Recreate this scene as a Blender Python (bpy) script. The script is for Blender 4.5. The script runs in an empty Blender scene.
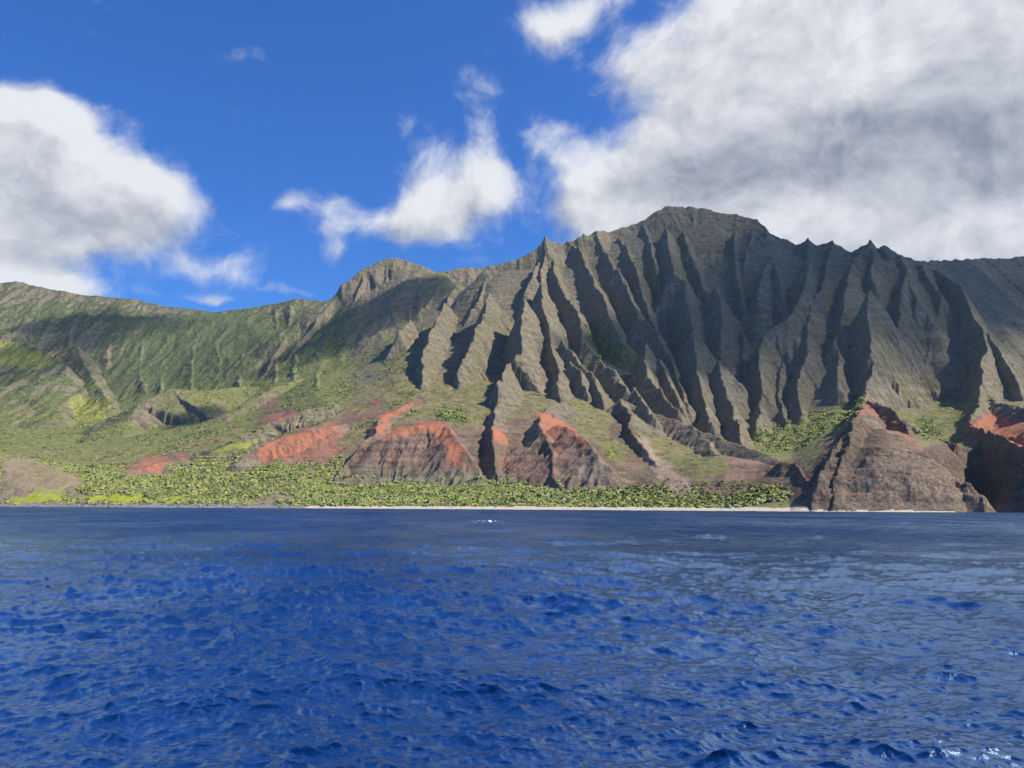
import bpy, math, random
import numpy as np
from mathutils import Matrix, Vector

random.seed(7)
RNG = np.random.default_rng(11)
S = bpy.context.scene
COL = S.collection
R = math.radians

# ------------------------------------------------------------------ camera
CAM_H, F, PITCH, ROLL = 4.0, 774.0, R(9.0), R(0.27)
sp, cp, sr, cr = math.sin(PITCH), math.cos(PITCH), math.sin(ROLL), math.cos(ROLL)
FWD = np.array([0, cp, sp]); R0 = np.array([1.0, 0, 0]); U0 = np.array([0, -sp, cp])
RT = R0 * cr + U0 * sr
UP = U0 * cr - R0 * sr
CAMP = np.array([0, 0, CAM_H])
cam = bpy.data.objects.new('camera', bpy.data.cameras.new('camera'))
COL.objects.link(cam)
cam.data.sensor_width = 36.0
cam.data.lens = F / 1024 * 36
cam.data.clip_start = 0.5
cam.data.clip_end = 60000
M = Matrix.Identity(4)
for i in range(3):
    M[i][0], M[i][1], M[i][2], M[i][3] = RT[i], UP[i], -FWD[i], CAMP[i]
cam.matrix_world = M
S.camera = cam


def ray(px, py):
    v = FWD * F + RT * (px - 512) + UP * (384 - py)
    return v / np.linalg.norm(v)


def at(px, py, Y):
    v = FWD * F + RT * (px - 512) + UP * (384 - py)
    return CAMP + v * (Y / v[1])


def project(x, y, z):
    dx, dy, dz = x - CAMP[0], y - CAMP[1], z - CAMP[2]
    w = dx * FWD[0] + dy * FWD[1] + dz * FWD[2]
    w = np.maximum(w, 1e-3)
    return (512 + F * (dx * RT[0] + dy * RT[1] + dz * RT[2]) / w,
            384 - F * (dx * UP[0] + dy * UP[1] + dz * UP[2]) / w)


# ------------------------------------------------------------------ light
SUN_AZ, SUN_EL = R(99), R(47)       # azimuth measured from +Y (view) towards +X (right)
sd = Vector((math.sin(SUN_AZ) * math.cos(SUN_EL), math.cos(SUN_AZ) * math.cos(SUN_EL), math.sin(SUN_EL)))
sun = bpy.data.objects.new('sun', bpy.data.lights.new('sun', 'SUN'))
COL.objects.link(sun)
sun.data.energy = 5.0
sun.data.angle = R(0.5)
sun.data.color = (1.0, 0.955, 0.87)
sun.rotation_euler = sd.to_track_quat('Z', 'Y').to_euler()

S.view_settings.view_transform = 'Standard'
S.view_settings.look = 'None'
S.view_settings.gamma = 1
S.view_settings.exposure = 0.40
S.view_settings.use_curve_mapping = False
S.cycles.use_denoising = True
S.cycles.sample_clamp_direct = 1.6
S.cycles.max_bounces = 5
S.cycles.diffuse_bounces = 1
S.cycles.glossy_bounces = 2
S.cycles.volume_bounces = 0

W = bpy.data.worlds.new('World')
S.world = W
W.use_nodes = True


class NT:
    """thin helper for building node trees"""
    def __init__(s, tree):
        s.t = tree; s.n = tree.nodes; s.l = tree.links
    def new(s, typ, **kw):
        n = s.n.new(typ)
        for k, v in kw.items():
            setattr(n, k, v)
        return n
    def set(s, sock, v):
        if v is None:
            return
        if hasattr(v, 'is_output') or isinstance(v, bpy.types.NodeSocket):
            s.l.new(v, sock)
        else:
            sock.default_value = v
    def math(s, op, a, b=None, c=None, clamp=False):
        n = s.new('ShaderNodeMath', operation=op); n.use_clamp = clamp
        s.set(n.inputs[0], a); s.set(n.inputs[1], b)
        if c is not None: s.set(n.inputs[2], c)
        return n.outputs[0]
    def vmath(s, op, a, b=None):
        n = s.new('ShaderNodeVectorMath', operation=op)
        s.set(n.inputs[0], a)
        if b is not None: s.set(n.inputs[1], b)
        return n.outputs[0]
    def noise(s, vec, scale, detail=4, rough=0.55, dist=0.0, dims='3D', lac=2.0):
        n = s.new('ShaderNodeTexNoise', noise_dimensions=dims)
        s.set(n.inputs['Vector'], vec)
        s.set(n.inputs['Scale'], scale); s.set(n.inputs['Detail'], detail)
        s.set(n.inputs['Roughness'], rough); s.set(n.inputs['Distortion'], dist)
        s.set(n.inputs['Lacunarity'], lac)
        return n.outputs['Fac']
    def ramp(s, v, a, b, smooth=True, lo=0.0, hi=1.0):
        n = s.new('ShaderNodeMapRange', interpolation_type='SMOOTHSTEP' if smooth else 'LINEAR')
        n.clamp = True
        s.set(n.inputs[0], v); s.set(n.inputs[1], a); s.set(n.inputs[2], b)
        s.set(n.inputs[3], lo); s.set(n.inputs[4], hi)
        return n.outputs[0]
    def mix(s, f, a, b, mode='MIX'):
        n = s.new('ShaderNodeMix', data_type='RGBA', blend_type=mode)
        s.set(n.inputs[0], f)
        for sock, v in ((n.inputs[6], a), (n.inputs[7], b)):
            if isinstance(v, (tuple, list)): v = tuple(v) + (1.0,) * (4 - len(v))
            s.set(sock, v)
        return n.outputs[2]
    def attr(s, name, col=False):
        n = s.new('ShaderNodeAttribute', attribute_name=name)
        return n.outputs['Color'] if col else n.outputs['Fac']


def build_sky():
    t = NT(W.node_tree)
    t.n.clear()
    out = t.new('ShaderNodeOutputWorld')
    bg = t.new('ShaderNodeBackground')
    t.l.new(bg.outputs[0], out.inputs[0])
    bg.inputs[1].default_value = 0.08
    sky = t.new('ShaderNodeTexSky', sky_type='NISHITA')
    sky.sun_disc = False
    sky.sun_elevation = SUN_EL
    sky.sun_rotation = SUN_AZ
    sky.altitude = 0
    sky.air_density = 1.0
    sky.dust_density = 0.15
    sky.ozone_density = 4.0
    tc = t.new('ShaderNodeTexCoord')
    d = tc.outputs['Generated']

    # cloud density as a group of the view direction (azimuth, elevation)
    g = bpy.data.node_groups.new('cloud_density', 'ShaderNodeTree')
    g.interface.new_socket('Dir', in_out='INPUT', socket_type='NodeSocketVector')
    g.interface.new_socket('Density', in_out='OUTPUT', socket_type='NodeSocketFloat')
    g.interface.new_socket('Body', in_out='OUTPUT', socket_type='NodeSocketFloat')
    g.interface.new_socket('Grey', in_out='OUTPUT', socket_type='NodeSocketFloat')
    g.interface.new_socket('Puff', in_out='OUTPUT', socket_type='NodeSocketFloat')
    q = NT(g)
    gi = q.new('NodeGroupInput'); go = q.new('NodeGroupOutput')
    v = gi.outputs[0]
    warp = q.new('ShaderNodeTexNoise'); warp.inputs['Scale'].default_value = 5.0; warp.inputs['Detail'].default_value = 3
    q.l.new(v, warp.inputs['Vector'])
    wv = q.vmath('SUBTRACT', warp.outputs['Color'], (0.5, 0.5, 0.5))
    wv = q.vmath('SCALE', wv); wv.node.inputs['Scale'].default_value = 0.10
    v2 = q.vmath('ADD', v, wv)
    sx = q.new('ShaderNodeSeparateXYZ'); q.l.new(v2, sx.inputs[0])
    az = q.math('ARCTAN2', sx.outputs[0], sx.outputs[1])
    el = q.math('ARCSINE', sx.outputs[2])
    # (px, py, radius x, radius y, tilt deg, weight)
    blobs = [
        (20, 150, 80, 46, 20, 0.98), (-80, 180, 140, 70, 0, 1.2), (85, 188, 84, 38, 24, 0.92), (165, 203, 50, 22, 14, 0.74),
        (30, 218, 95, 26, 4, 0.95), (8, 279, 60, 15, 6, 1.05), (42, 112, 40, 22, 10, 0.75), (0, 110, 40, 20, 0, 0.6),
        (466, 200, 60, 40, -8, 0.86), (412, 162, 44, 34, 45, 0.74), (350, 212, 52, 22, 4, 0.78), (329, 250, 18, 28, -30, 0.76), (415, 212, 44, 22, 0, 0.66),
        (275, 210, 16, 10, -30, 0.6), (505, 185, 30, 22, 0, 0.5), (250, 76, 28, 11, 0, 0.56), (205, 300, 34, 7, 0, 0.62), (300, 297, 34, 6, 0, 0.6), (215, 270, 50, 14, 0, 0.42), (482, 118, 26, 44, 0, 0.33),
        (565, 12, 58, 20, -16, 0.9), (565, 138, 46, 24, 35, 0.74), (655, 70, 30, 44, -45, 0.72), (600, 205, 24, 36, 0, 0.85), (690, 22, 40, 30, -20, 0.6),
        (690, 180, 100, 52, -30, 1.15), (790, 105, 120, 75, -42, 1.3), (930, 60, 180, 110, -10, 1.5), (1000, 190, 250, 110, 0, 1.6),
        (790, 215, 200, 46, 0, 1.2), (1230, 150, 230, 190, 0, 1.4), (920, -110, 240, 90, 0, 0.95),
    ]
    greys = [(800, 168, 150, 34, -4, 0.75), (960, 120, 130, 46, 5, 0.6), (700, 205, 80, 24, 0, 0.35), (990, 160, 90, 30, -5, 0.5), (720, 150, 60, 40, -30, 0.3),
             (60, 218, 110, 26, 4, 0.62), (150, 232, 60, 20, 0, 0.45), (960, 250, 160, 14, 0, 0.3), (480, 225, 50, 16, 0, 0.3), (350, 220, 50, 10, 0, 0.3)]
    def blob_sum(lst):
        acc = None
        for (px, py, rx, ry, tilt, w) in lst:
            c = ray(px, py)
            a0 = math.atan2(c[0], c[1]); e0 = math.asin(c[2])
            ct, st = math.cos(R(tilt)), math.sin(R(tilt))
            ix, iy = F / rx, F / ry
            # tilt: positive = descends to the right; one affine map per axis
            mp = q.new('ShaderNodeVectorMath', operation='DOT_PRODUCT')
            q.l.new(pos, mp.inputs[0]); mp.inputs[1].default_value = (ct * ix, -st * ix, 0)
            mq = q.new('ShaderNodeVectorMath', operation='DOT_PRODUCT')
            q.l.new(pos, mq.inputs[0]); mq.inputs[1].default_value = (st * iy, ct * iy, 0)
            u = q.math('SUBTRACT', mp.outputs['Value'], (ct * a0 - st * e0) * ix)
            v_ = q.math('SUBTRACT', mq.outputs['Value'], (st * a0 + ct * e0) * iy)
            rr = q.math('MULTIPLY_ADD', u, u, q.math('MULTIPLY', v_, v_))
            e = q.math('POWER', math.exp(-1), rr)
            acc = q.math('MULTIPLY', e, w) if acc is None else q.math('MULTIPLY_ADD', e, w, acc)
        return acc
    cmb = q.new('ShaderNodeCombineXYZ')
    q.l.new(az, cmb.inputs[0]); q.l.new(el, cmb.inputs[1])
    pos = cmb.outputs[0]
    acc = blob_sum(blobs)
    gacc = blob_sum(greys)
    body = q.math('MINIMUM', acc, 1.4)
    # puffs: noise in a frame squashed vertically
    pv = q.vmath('MULTIPLY', cmb.outputs[0], (1.0, 1.25, 1.0))
    n1 = q.noise(pv, 8.0, 7, 0.56, 0.12, '2D')
    n2 = q.noise(pv, 30.0, 5, 0.6, 0.25, '2D')
    n3 = q.noise(q.vmath('ADD', pv, (3.1, 1.7, 0)), 6.5, 4, 0.5, 0.1, '2D')
    nn = q.math('ADD', q.math('MULTIPLY', n1, 1.45), q.math('MULTIPLY', n2, 0.55))
    nn = q.math('SUBTRACT', nn, 1.0)
    f = q.math('ADD', body, nn)
    dens = q.ramp(f, 0.30, 1.18)
    q.l.new(dens, go.inputs[0]); q.l.new(f, go.inputs[1]); q.l.new(gacc, go.inputs[2]); q.l.new(q.math('MULTIPLY_ADD', nn, 0.5, q.math('MULTIPLY_ADD', n3, 2.0, -1.0)), go.inputs[3])

    def dens_at(vec):
        n = t.new('ShaderNodeGroup'); n.node_tree = g
        t.l.new(vec, n.inputs[0])
        return n.outputs
    d0, f0, g0, p0 = dens_at(d)
    off = t.vmath('NORMALIZE', t.vmath('ADD', d, (0.022, 0.0, 0.030)))
    d1, f1, g1, p1 = dens_at(off)
    # light reaching this part of the cloud = less where more cloud lies towards the sun, plus the grey undersides
    relief = t.math('MULTIPLY', t.math('SUBTRACT', f1, f0), 0.95)
    puff = t.math('MULTIPLY', p1, 0.30)
    thick = t.math('ADD', t.math('ADD', t.math('MULTIPLY', d0, 0.10), relief), t.math('MULTIPLY_ADD', g0, 0.78, puff))
    shade = t.ramp(thick, -0.2, 1.15, smooth=False)
    white = (7.9, 8.1, 8.5); grey = (2.6, 2.95, 3.65)
    ccol = t.mix(shade, white, grey)
    # deepen the clear blue a little (phone rendering of a tropical sky)
    blue = t.mix(1.0, sky.outputs[0], (0.36, 0.88, 1.62), 'MULTIPLY')
    cov = t.math('MULTIPLY', d0, 0.98)
    col = t.mix(cov, blue, ccol)
    t.l.new(col, bg.inputs[0])


build_sky()


# ------------------------------------------------------------------ helpers
def tag(o, label=None, cat=None, group=None, kind=None):
    if label: o['label'] = label
    if cat: o['category'] = cat
    if group: o['group'] = group
    if kind: o['kind'] = kind
    return o


GT = RNG.random((8, 256, 256)).astype(np.float32) * 2 * np.pi
GX, GY = np.cos(GT), np.sin(GT)


def perlin(x, y, seed=0):
    x = np.asarray(x, np.float32) + np.float32(seed * 17.31); y = np.asarray(y, np.float32) - np.float32(seed * 9.77)
    xf = np.floor(x); yf = np.floor(y)
    xi = xf.astype(np.int32); yi = yf.astype(np.int32)
    fx = x - xf; fy = y - yf
    sdx = seed & 7
    gx, gy = GX[sdx], GY[sdx]
    def dot(i, j):
        a, b = (xi + i) & 255, (yi + j) & 255
        return gx[a, b] * (fx - i) + gy[a, b] * (fy - j)
    u = fx * fx * fx * (fx * (fx * 6 - 15) + 10); v = fy * fy * fy * (fy * (fy * 6 - 15) + 10)
    a = dot(0, 0); b = dot(1, 0); c = dot(0, 1); e = dot(1, 1)
    a = a + u * (b - a); c = c + u * (e - c)
    return (a + v * (c - a)) * 1.5


def fbm(x, y, octv=4, seed=0, gain=0.5):
    s = 0; a = 1.0; f = 1.0
    for o in range(octv):
        s = s + a * perlin(x * f, y * f, seed + o)
        a *= gain; f *= 2.03
    return s


def ridged(x, y, octv=4, seed=0, gain=0.5):
    s = 0; a = 1.0; f = 1.0; tot = 0
    for o in range(octv):
        s = s + a * (1 - np.abs(perlin(x * f, y * f, seed + o)) * 1.6)
        tot += a; a *= gain; f *= 2.07
    return s / tot


def sstep(a, b, x):
    t = np.clip((x - a) / (b - a), 0, 1)
    return t * t * (3 - 2 * t)


def mesh_np(name, V, Q, mat, attrs=None, smooth=True):
    me = bpy.data.meshes.new(name)
    V = np.ascontiguousarray(V, np.float32); Q = np.ascontiguousarray(Q, np.int32)
    k = Q.shape[1]
    me.vertices.add(len(V)); me.vertices.foreach_set('co', V.ravel())
    me.loops.add(Q.size); me.loops.foreach_set('vertex_index', Q.ravel())
    me.polygons.add(len(Q))
    me.polygons.foreach_set('loop_start', np.arange(0, Q.size, k, dtype=np.int32))
    if smooth:
        me.polygons.foreach_set('use_smooth', np.ones(len(Q), bool))
    me.update(calc_edges=True)
    for an, av in (attrs or {}).items():
        if av.ndim == 2:
            at_ = me.attributes.new(an, 'FLOAT_COLOR', 'POINT')
            c4 = np.ones((len(V), 4), np.float32); c4[:, :3] = av
            at_.data.foreach_set('color', c4.ravel())
        else:
            at_ = me.attributes.new(an, 'FLOAT', 'POINT')
            at_.data.foreach_set('value', np.ascontiguousarray(av, np.float32))
    me.materials.append(mat)
    o = bpy.data.objects.new(name, me)
    COL.objects.link(o)
    return o


def grid_quads(nr, nc):
    i = np.arange(nr * nc, dtype=np.int32).reshape(nr, nc)
    return np.stack([i[:-1, :-1], i[:-1, 1:], i[1:, 1:], i[1:, :-1]], -1).reshape(-1, 4)


# ------------------------------------------------------------------ materials
def new_mat(name):
    m = bpy.data.materials.new(name); m.use_nodes = True
    t = NT(m.node_tree)
    b = m.node_tree.nodes['Principled BSDF']
    return m, t, b


def terrain_material():
    m, t, b = new_mat('terrain')
    geo = t.new('ShaderNodeNewGeometry'); P = geo.outputs['Position']
    b.inputs['Roughness'].default_value = 0.95
    b.inputs['Specular IOR Level'].default_value = 0.1
    nbig = t.noise(P, 0.008, 5, 0.6)
    nmid = t.noise(P, 0.045, 6, 0.62)
    nfin = t.noise(P, 0.22, 6, 0.68)
    # layered basalt: thin lava flows, nearly level
    lay = t.vmath('MULTIPLY', P, (0.0035, 0.0035, 0.09))
    nl = t.noise(lay, 1.0, 5, 0.65, 0.4)
    rock = t.mix(t.ramp(nl, 0.38, 0.62), (0.140, 0.108, 0.074), (0.275, 0.215, 0.148))
    rock = t.mix(t.ramp(nbig, 0.35, 0.65), rock, (0.20, 0.164, 0.115))
    rock = t.mix(t.math('MULTIPLY', t.ramp(nfin, 0.45, 0.68), 0.5), rock, (0.28, 0.225, 0.165))
    moss = t.mix(nfin, (0.100, 0.096, 0.042), (0.20, 0.18, 0.085))
    nsp = t.noise(P, 0.085, 7, 0.72)
    rock = t.mix(t.math('MULTIPLY', t.attr('bare'), 0.85), rock, t.mix(1.0, rock, (0.46, 0.41, 0.40), 'MULTIPLY'))
    rock = t.mix(t.math('MULTIPLY', t.ramp(nsp, 0.50, 0.60), 0.7), rock, (0.080, 0.076, 0.036))
    rock = t.mix(t.math('MULTIPLY', t.ramp(nsp, 0.47, 0.38), 0.5), rock, (0.25, 0.21, 0.155))
    mossf = t.math('MULTIPLY', t.attr('moss'), t.ramp(t.math('ADD', nmid, t.math('MULTIPLY', nfin, 0.4)), 0.60, 0.86))
    c = t.mix(mossf, rock, moss)
    # dry grass
    grass = t.mix(t.ramp(nmid, 0.35, 0.65), (0.175, 0.150, 0.060), (0.265, 0.215, 0.105))
    grass = t.mix(t.math('MULTIPLY', t.ramp(nfin, 0.45, 0.7), 0.55), grass, (0.075, 0.08, 0.03))
    grass = t.mix(t.math('MULTIPLY', t.ramp(nsp, 0.52, 0.60), 0.6), grass, (0.085, 0.09, 0.035))
    gf = t.ramp(t.math('ADD', t.attr('grass'), t.math('MULTIPLY', t.math('SUBTRACT', nfin, 0.5), 0.9)), 0.35, 0.65)
    c = t.mix(gf, c, grass)
    # green scrub
    green = t.mix(t.ramp(nfin, 0.38, 0.62), (0.090, 0.105, 0.034), (0.25, 0.25, 0.085))
    green = t.mix(t.ramp(nmid, 0.4, 0.7), green, (0.19, 0.18, 0.07))
    green = t.mix(t.math('MULTIPLY', t.ramp(nsp, 0.50, 0.60), 0.65), green, (0.07, 0.088, 0.028))
    forest = t.mix(t.ramp(nsp, 0.42, 0.6), (0.112, 0.132, 0.054), (0.048, 0.070, 0.030))
    green = t.mix(t.math('MULTIPLY', t.attr('forest'), 0.85), green, forest)
    grf = t.ramp(t.math('ADD', t.attr('green'), t.math('MULTIPLY', t.math('SUBTRACT', t.math('MULTIPLY_ADD', nmid, 0.5, t.math('MULTIPLY', nfin, 0.5)), 0.5), 1.6)), 0.38, 0.62)
    c = t.mix(grf, c, green)
    yel = t.mix(nfin, (0.23, 0.25, 0.025), (0.39, 0.39, 0.05))
    yf = t.ramp(t.math('ADD', t.attr('yellow'), t.math('MULTIPLY', t.math('SUBTRACT', nfin, 0.5), 0.9)), 0.38, 0.62)
    c = t.mix(yf, c, yel)
    # red earth
    red = t.mix(t.ramp(nl, 0.35, 0.65), (0.42, 0.132, 0.058), (0.29, 0.132, 0.078))
    red = t.mix(t.ramp(nfin, 0.4, 0.75), red, (0.40, 0.20, 0.13))
    rv = t.math('ADD', t.attr('red'), t.math('MULTIPLY', t.math('SUBTRACT', t.math('MULTIPLY_ADD', nmid, 0.45, t.math('MULTIPLY', nsp, 0.55)), 0.5), 1.5))
    brown = t.mix(t.ramp(nl, 0.36, 0.64), (0.105, 0.068, 0.050), (0.225, 0.140, 0.098))
    brown = t.mix(t.math('MULTIPLY', t.attr('bare'), 0.7), brown, t.mix(1.0, brown, (0.55, 0.50, 0.48), 'MULTIPLY'))
    brown = t.mix(t.ramp(nfin, 0.42, 0.72), brown, (0.26, 0.185, 0.135))
    red = t.mix(t.ramp(rv, 0.50, 1.0), brown, red)
    c = t.mix(t.ramp(rv, 0.14, 0.46), c, red)
    tan = t.mix(nfin, (0.24, 0.17, 0.12), (0.33, 0.25, 0.165))
    tf = t.ramp(t.math('ADD', t.attr('tan'), t.math('MULTIPLY', t.math('SUBTRACT', nfin, 0.5), 1.0)), 0.3, 0.7)
    c = t.mix(tf, c, tan)
    sand = t.mix(nfin, (0.46, 0.385, 0.28), (0.60, 0.52, 0.39))
    c = t.mix(t.ramp(t.attr('sand'), 0.35, 0.6), c, sand)
    cob = t.mix(t.ramp(t.noise(P, 0.5, 3, 0.7), 0.4, 0.6), (0.10, 0.09, 0.085), (0.36, 0.33, 0.30))
    c = t.mix(t.ramp(t.attr('cobble'), 0.35, 0.6), c, cob)
    t.l.new(c, b.inputs['Base Color'])
    h = t.math('ADD', t.math('MULTIPLY', nmid, 5.0), t.math('MULTIPLY', nfin, 2.4))
    h = t.math('ADD', h, t.math('MULTIPLY', nl, 2.2))
    bump = t.new('ShaderNodeBump'); bump.inputs['Strength'].default_value = 0.75; bump.inputs['Distance'].default_value = 1.0
    t.l.new(h, bump.inputs['Height']); t.l.new(bump.outputs[0], b.inputs['Normal'])
    return m


TERRAIN = terrain_material()

# ------------------------------------------------------------------ terrain: base profiles, one list per bearing: (py, distance)
BASE = {
    -420: [(508, 1400), (480, 1500), (450, 1800), (420, 2600), (370, 3300), (320, 3800), (275, 4300)],
    -160: [(508, 1300), (496, 1340), (470, 1480), (455, 1750), (440, 2300), (415, 3000), (380, 3400), (330, 3800), (285, 4300)],
    0: [(507.2, 1260), (503, 1278), (497, 1290), (484, 1320), (468, 1370), (459, 1440), (456, 1500), (452, 1750), (440, 2100), (425, 2700), (398, 3200), (360, 3600), (320, 3900), (287, 4300)],
    55: [(507.4, 1245), (503, 1262), (494, 1300), (480, 1350), (470, 1410), (465, 1480), (458, 1700), (442, 2050), (425, 2700), (400, 3200), (360, 3650), (320, 3950), (294, 4300)],
    90: [(507.5, 1240), (503, 1255), (498, 1280), (487, 1330), (476, 1420), (464, 1600), (446, 2000), (425, 2600), (405, 3200), (362, 3700), (320, 4000), (300, 4300)],
    170: [(508, 1220), (503, 1240), (497, 1275), (484, 1350), (470, 1480), (456, 1680), (442, 1950), (426, 2250), (405, 2850), (385, 3250), (345, 3800), (312, 4300)],
    250: [(508.5, 1200), (503, 1220), (495, 1260), (480, 1340), (467, 1420), (454, 1570), (438, 1800), (418, 2150), (398, 2500), (382, 2850), (355, 3250), (312, 4250)],
    320: [(509, 1170), (503, 1190), (495, 1230), (482, 1300), (464, 1390), (444, 1470), (428, 1590), (406, 1850), (388, 2200), (374, 2500), (352, 2850), (330, 3150), (308, 4200)],
    350: [(509.2, 1150), (503, 1175), (485, 1280), (466, 1385), (446, 1450), (425, 1590), (403, 1830), (388, 2150), (372, 2450), (340, 2850), (310, 3150), (290, 3450), (296, 4200)],
    400: [(509.5, 1130), (503, 1160), (485, 1265), (468, 1375), (448, 1420), (428, 1500), (405, 1680), (391, 1870), (372, 2150), (345, 2500), (320, 2850), (290, 3200), (262, 3500)],
    450: [(510, 1105), (503, 1140), (485, 1250), (469, 1350), (449, 1395), (424, 1480), (402, 1680), (390, 1860), (378, 2080), (340, 2400), (310, 2700), (285, 3000), (272, 3500)],
    490: [(510.5, 1085), (503, 1130), (485, 1235), (471, 1320), (452, 1375), (430, 1470), (405, 1670), (388, 1870), (376, 2080), (330, 2380), (300, 2540), (268, 2800)],
    560: [(511.5, 1050), (505, 1080), (489, 1190), (482, 1225), (455, 1320), (432, 1430), (410, 1620), (396, 1810), (382, 2060), (340, 2300), (300, 2500), (246, 2850)],
    640: [(512.2, 1000), (505.5, 1030), (492, 1110), (484, 1150), (460, 1260), (436, 1430), (418, 1640), (402, 1950), (360, 2280), (300, 2520), (250, 2720), (226, 2900)],
    720: [(513, 950), (507, 970), (494, 1035), (470, 1110), (452, 1230), (446, 1450), (440, 1850), (405, 2200), (330, 2480), (260, 2740), (230, 2830), (213, 2950)],
    790: [(513.2, 905), (507.5, 925), (499, 950), (482, 985), (470, 1030), (464, 1250), (446, 1650), (425, 1900), (405, 2130), (330, 2400), (280, 2600), (248, 2850)],
    835: [(513.7, 876), (510.6, 886), (492, 903), (470, 940), (450, 1000), (436, 1200), (430, 1450), (420, 1750), (405, 2000), (330, 2370), (280, 2580), (250, 2830)],
    880: [(513.9, 862), (511.2, 871), (475, 897), (445, 945), (432, 1030), (422, 1450), (413, 1850), (402, 2150), (330, 2500), (280, 2640), (254, 2800)],
    925: [(514.1, 857), (511.6, 866), (475, 893), (455, 940), (441, 1060), (430, 1400), (419, 1800), (408, 2120), (390, 2350), (330, 2580), (290, 2680), (262, 2850)],
    955: [(514.1, 858), (511.8, 866), (496, 880), (480, 902), (466, 1010), (455, 1110), (442, 1230), (425, 1450), (412, 1850), (400, 2250), (380, 2430), (330, 2650), (290, 2800), (262, 3050)],
    985: [(514.1, 1060), (500, 1070), (445, 1130), (436, 1180), (420, 1350), (402, 1750), (394, 2300), (380, 2700), (340, 2860), (306, 2960), (262, 3130)],
    1024: [(514.5, 895), (500, 900), (462, 925), (448, 985), (425, 1150), (404, 1500), (396, 2250), (382, 2720), (340, 2890), (306, 3000), (262, 3190)],
    1150: [(515, 800), (450, 850), (420, 950), (400, 1200), (380, 1750), (340, 2250), (300, 2850), (255, 3200)],
    1400: [(515, 760), (440, 820), (400, 950), (380, 1300), (350, 2000), (290, 2800), (250, 3200)],
}
BX = sorted(BASE)


def swing(px, Y):
    """the right-hand part of the cliff wall swings round to face the valley"""
    a = 0.30 * min(max((px - 690) / 240, 0), 1) * (1 if px < 958 else 0)
    return Y - a * max(Y - 1800, 0)


for _px in BX:
    BASE[_px] = [(p[0], swing(_px, p[1])) for p in BASE[_px]]


def ybase(px, py):
    """distance of the base surface seen at a pixel"""
    k = np.clip(np.searchsorted(BX, px) - 1, 0, len(BX) - 2)
    a, b_ = BX[k], BX[k + 1]
    w = (px - a) / (b_ - a)
    r = []
    for c in (a, b_):
        L = BASE[c]
        r.append(np.interp(-py, [-p[0] for p in L], [p[1] for p in L]))
    return r[0] * (1 - w) + r[1] * w


YR = np.concatenate([np.arange(745, 1800, 2.3), np.arange(1800, 3000, 2.3), np.arange(3000, 4500, 4.5), np.arange(4500, 5600, 30)]).astype(np.float32)
UC = np.concatenate([np.linspace(-1.25, -0.75, 60, endpoint=False), np.linspace(-0.75, 0.75, 1340), np.linspace(0.75, 1.25, 61)[1:]]).astype(np.float32)
NR, NC = len(YR), len(UC)

colU, colZ = [], []
for px in BX:
    pts = np.array([at(px, py, Y) for py, Y in BASE[px]])
    Yv, Zv, Uv = pts[:, 1], pts[:, 2], pts[:, 0] / pts[:, 1]
    Zv[0] = 0.0
    Yv = np.concatenate([[Yv[0] - 200], Yv, [Yv[-1] + 500, Yv[-1] + 2500]])
    Zv = np.concatenate([[-24], Zv, [Zv[-1] - 220, Zv[-1] - 700]])
    Uv = np.concatenate([[Uv[0]], Uv, [Uv[-1]] * 2])
    colZ.append(np.interp(YR, Yv, Zv)); colU.append(np.interp(YR, Yv, Uv))
colU, colZ = np.array(colU), np.array(colZ)
Z0 = np.empty((NR, NC), np.float32)
for i in range(NR):
    Z0[i] = np.interp(UC, colU[:, i], colZ[:, i])


def blur(a, n, axis):
    k = np.hanning(2 * n + 3)[1:-1]; k /= k.sum()
    pad = [(0, 0), (0, 0)]; pad[axis] = (n, n)
    ap = np.pad(a, pad, mode='edge')
    o = np.zeros_like(a)
    for j, w in enumerate(k):
        sl = [slice(None)] * 2; sl[axis] = slice(j, j + a.shape[axis])
        o += w * ap[tuple(sl)]
    return o


keep = sstep(2, 30, Z0)
Zb = blur(blur(Z0, 16, 1), 5, 0)
Zb = Zb - 14 * sstep(1150, 1350, YR)[:, None] * (1 - sstep(1750, 1950, YR))[:, None] * sstep(0.42, 0.5, (UC + 0.72))[None]
Z0 = Z0 * (1 - keep) + Zb * keep

YY = np.repeat(YR[:, None], NC, 1)
XX = UC[None, :] * YY
# domain warp gives crests and gullies their irregular line
WX = XX + 9 * fbm(XX / 120, YY / 120, 3, 1) + 1.6 * fbm(XX / 17, YY / 17, 2, 5)
WY = YY + 9 * fbm(XX / 120, YY / 120, 3, 3) + 1.6 * fbm(XX / 17, YY / 17, 2, 6)

Z = Z0.copy()
OWN = np.zeros((NR, NC), np.int8)      # 0 base, 1 cliff fin, 2 foothill ridge, 3 far ridge, 4 headland


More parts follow.
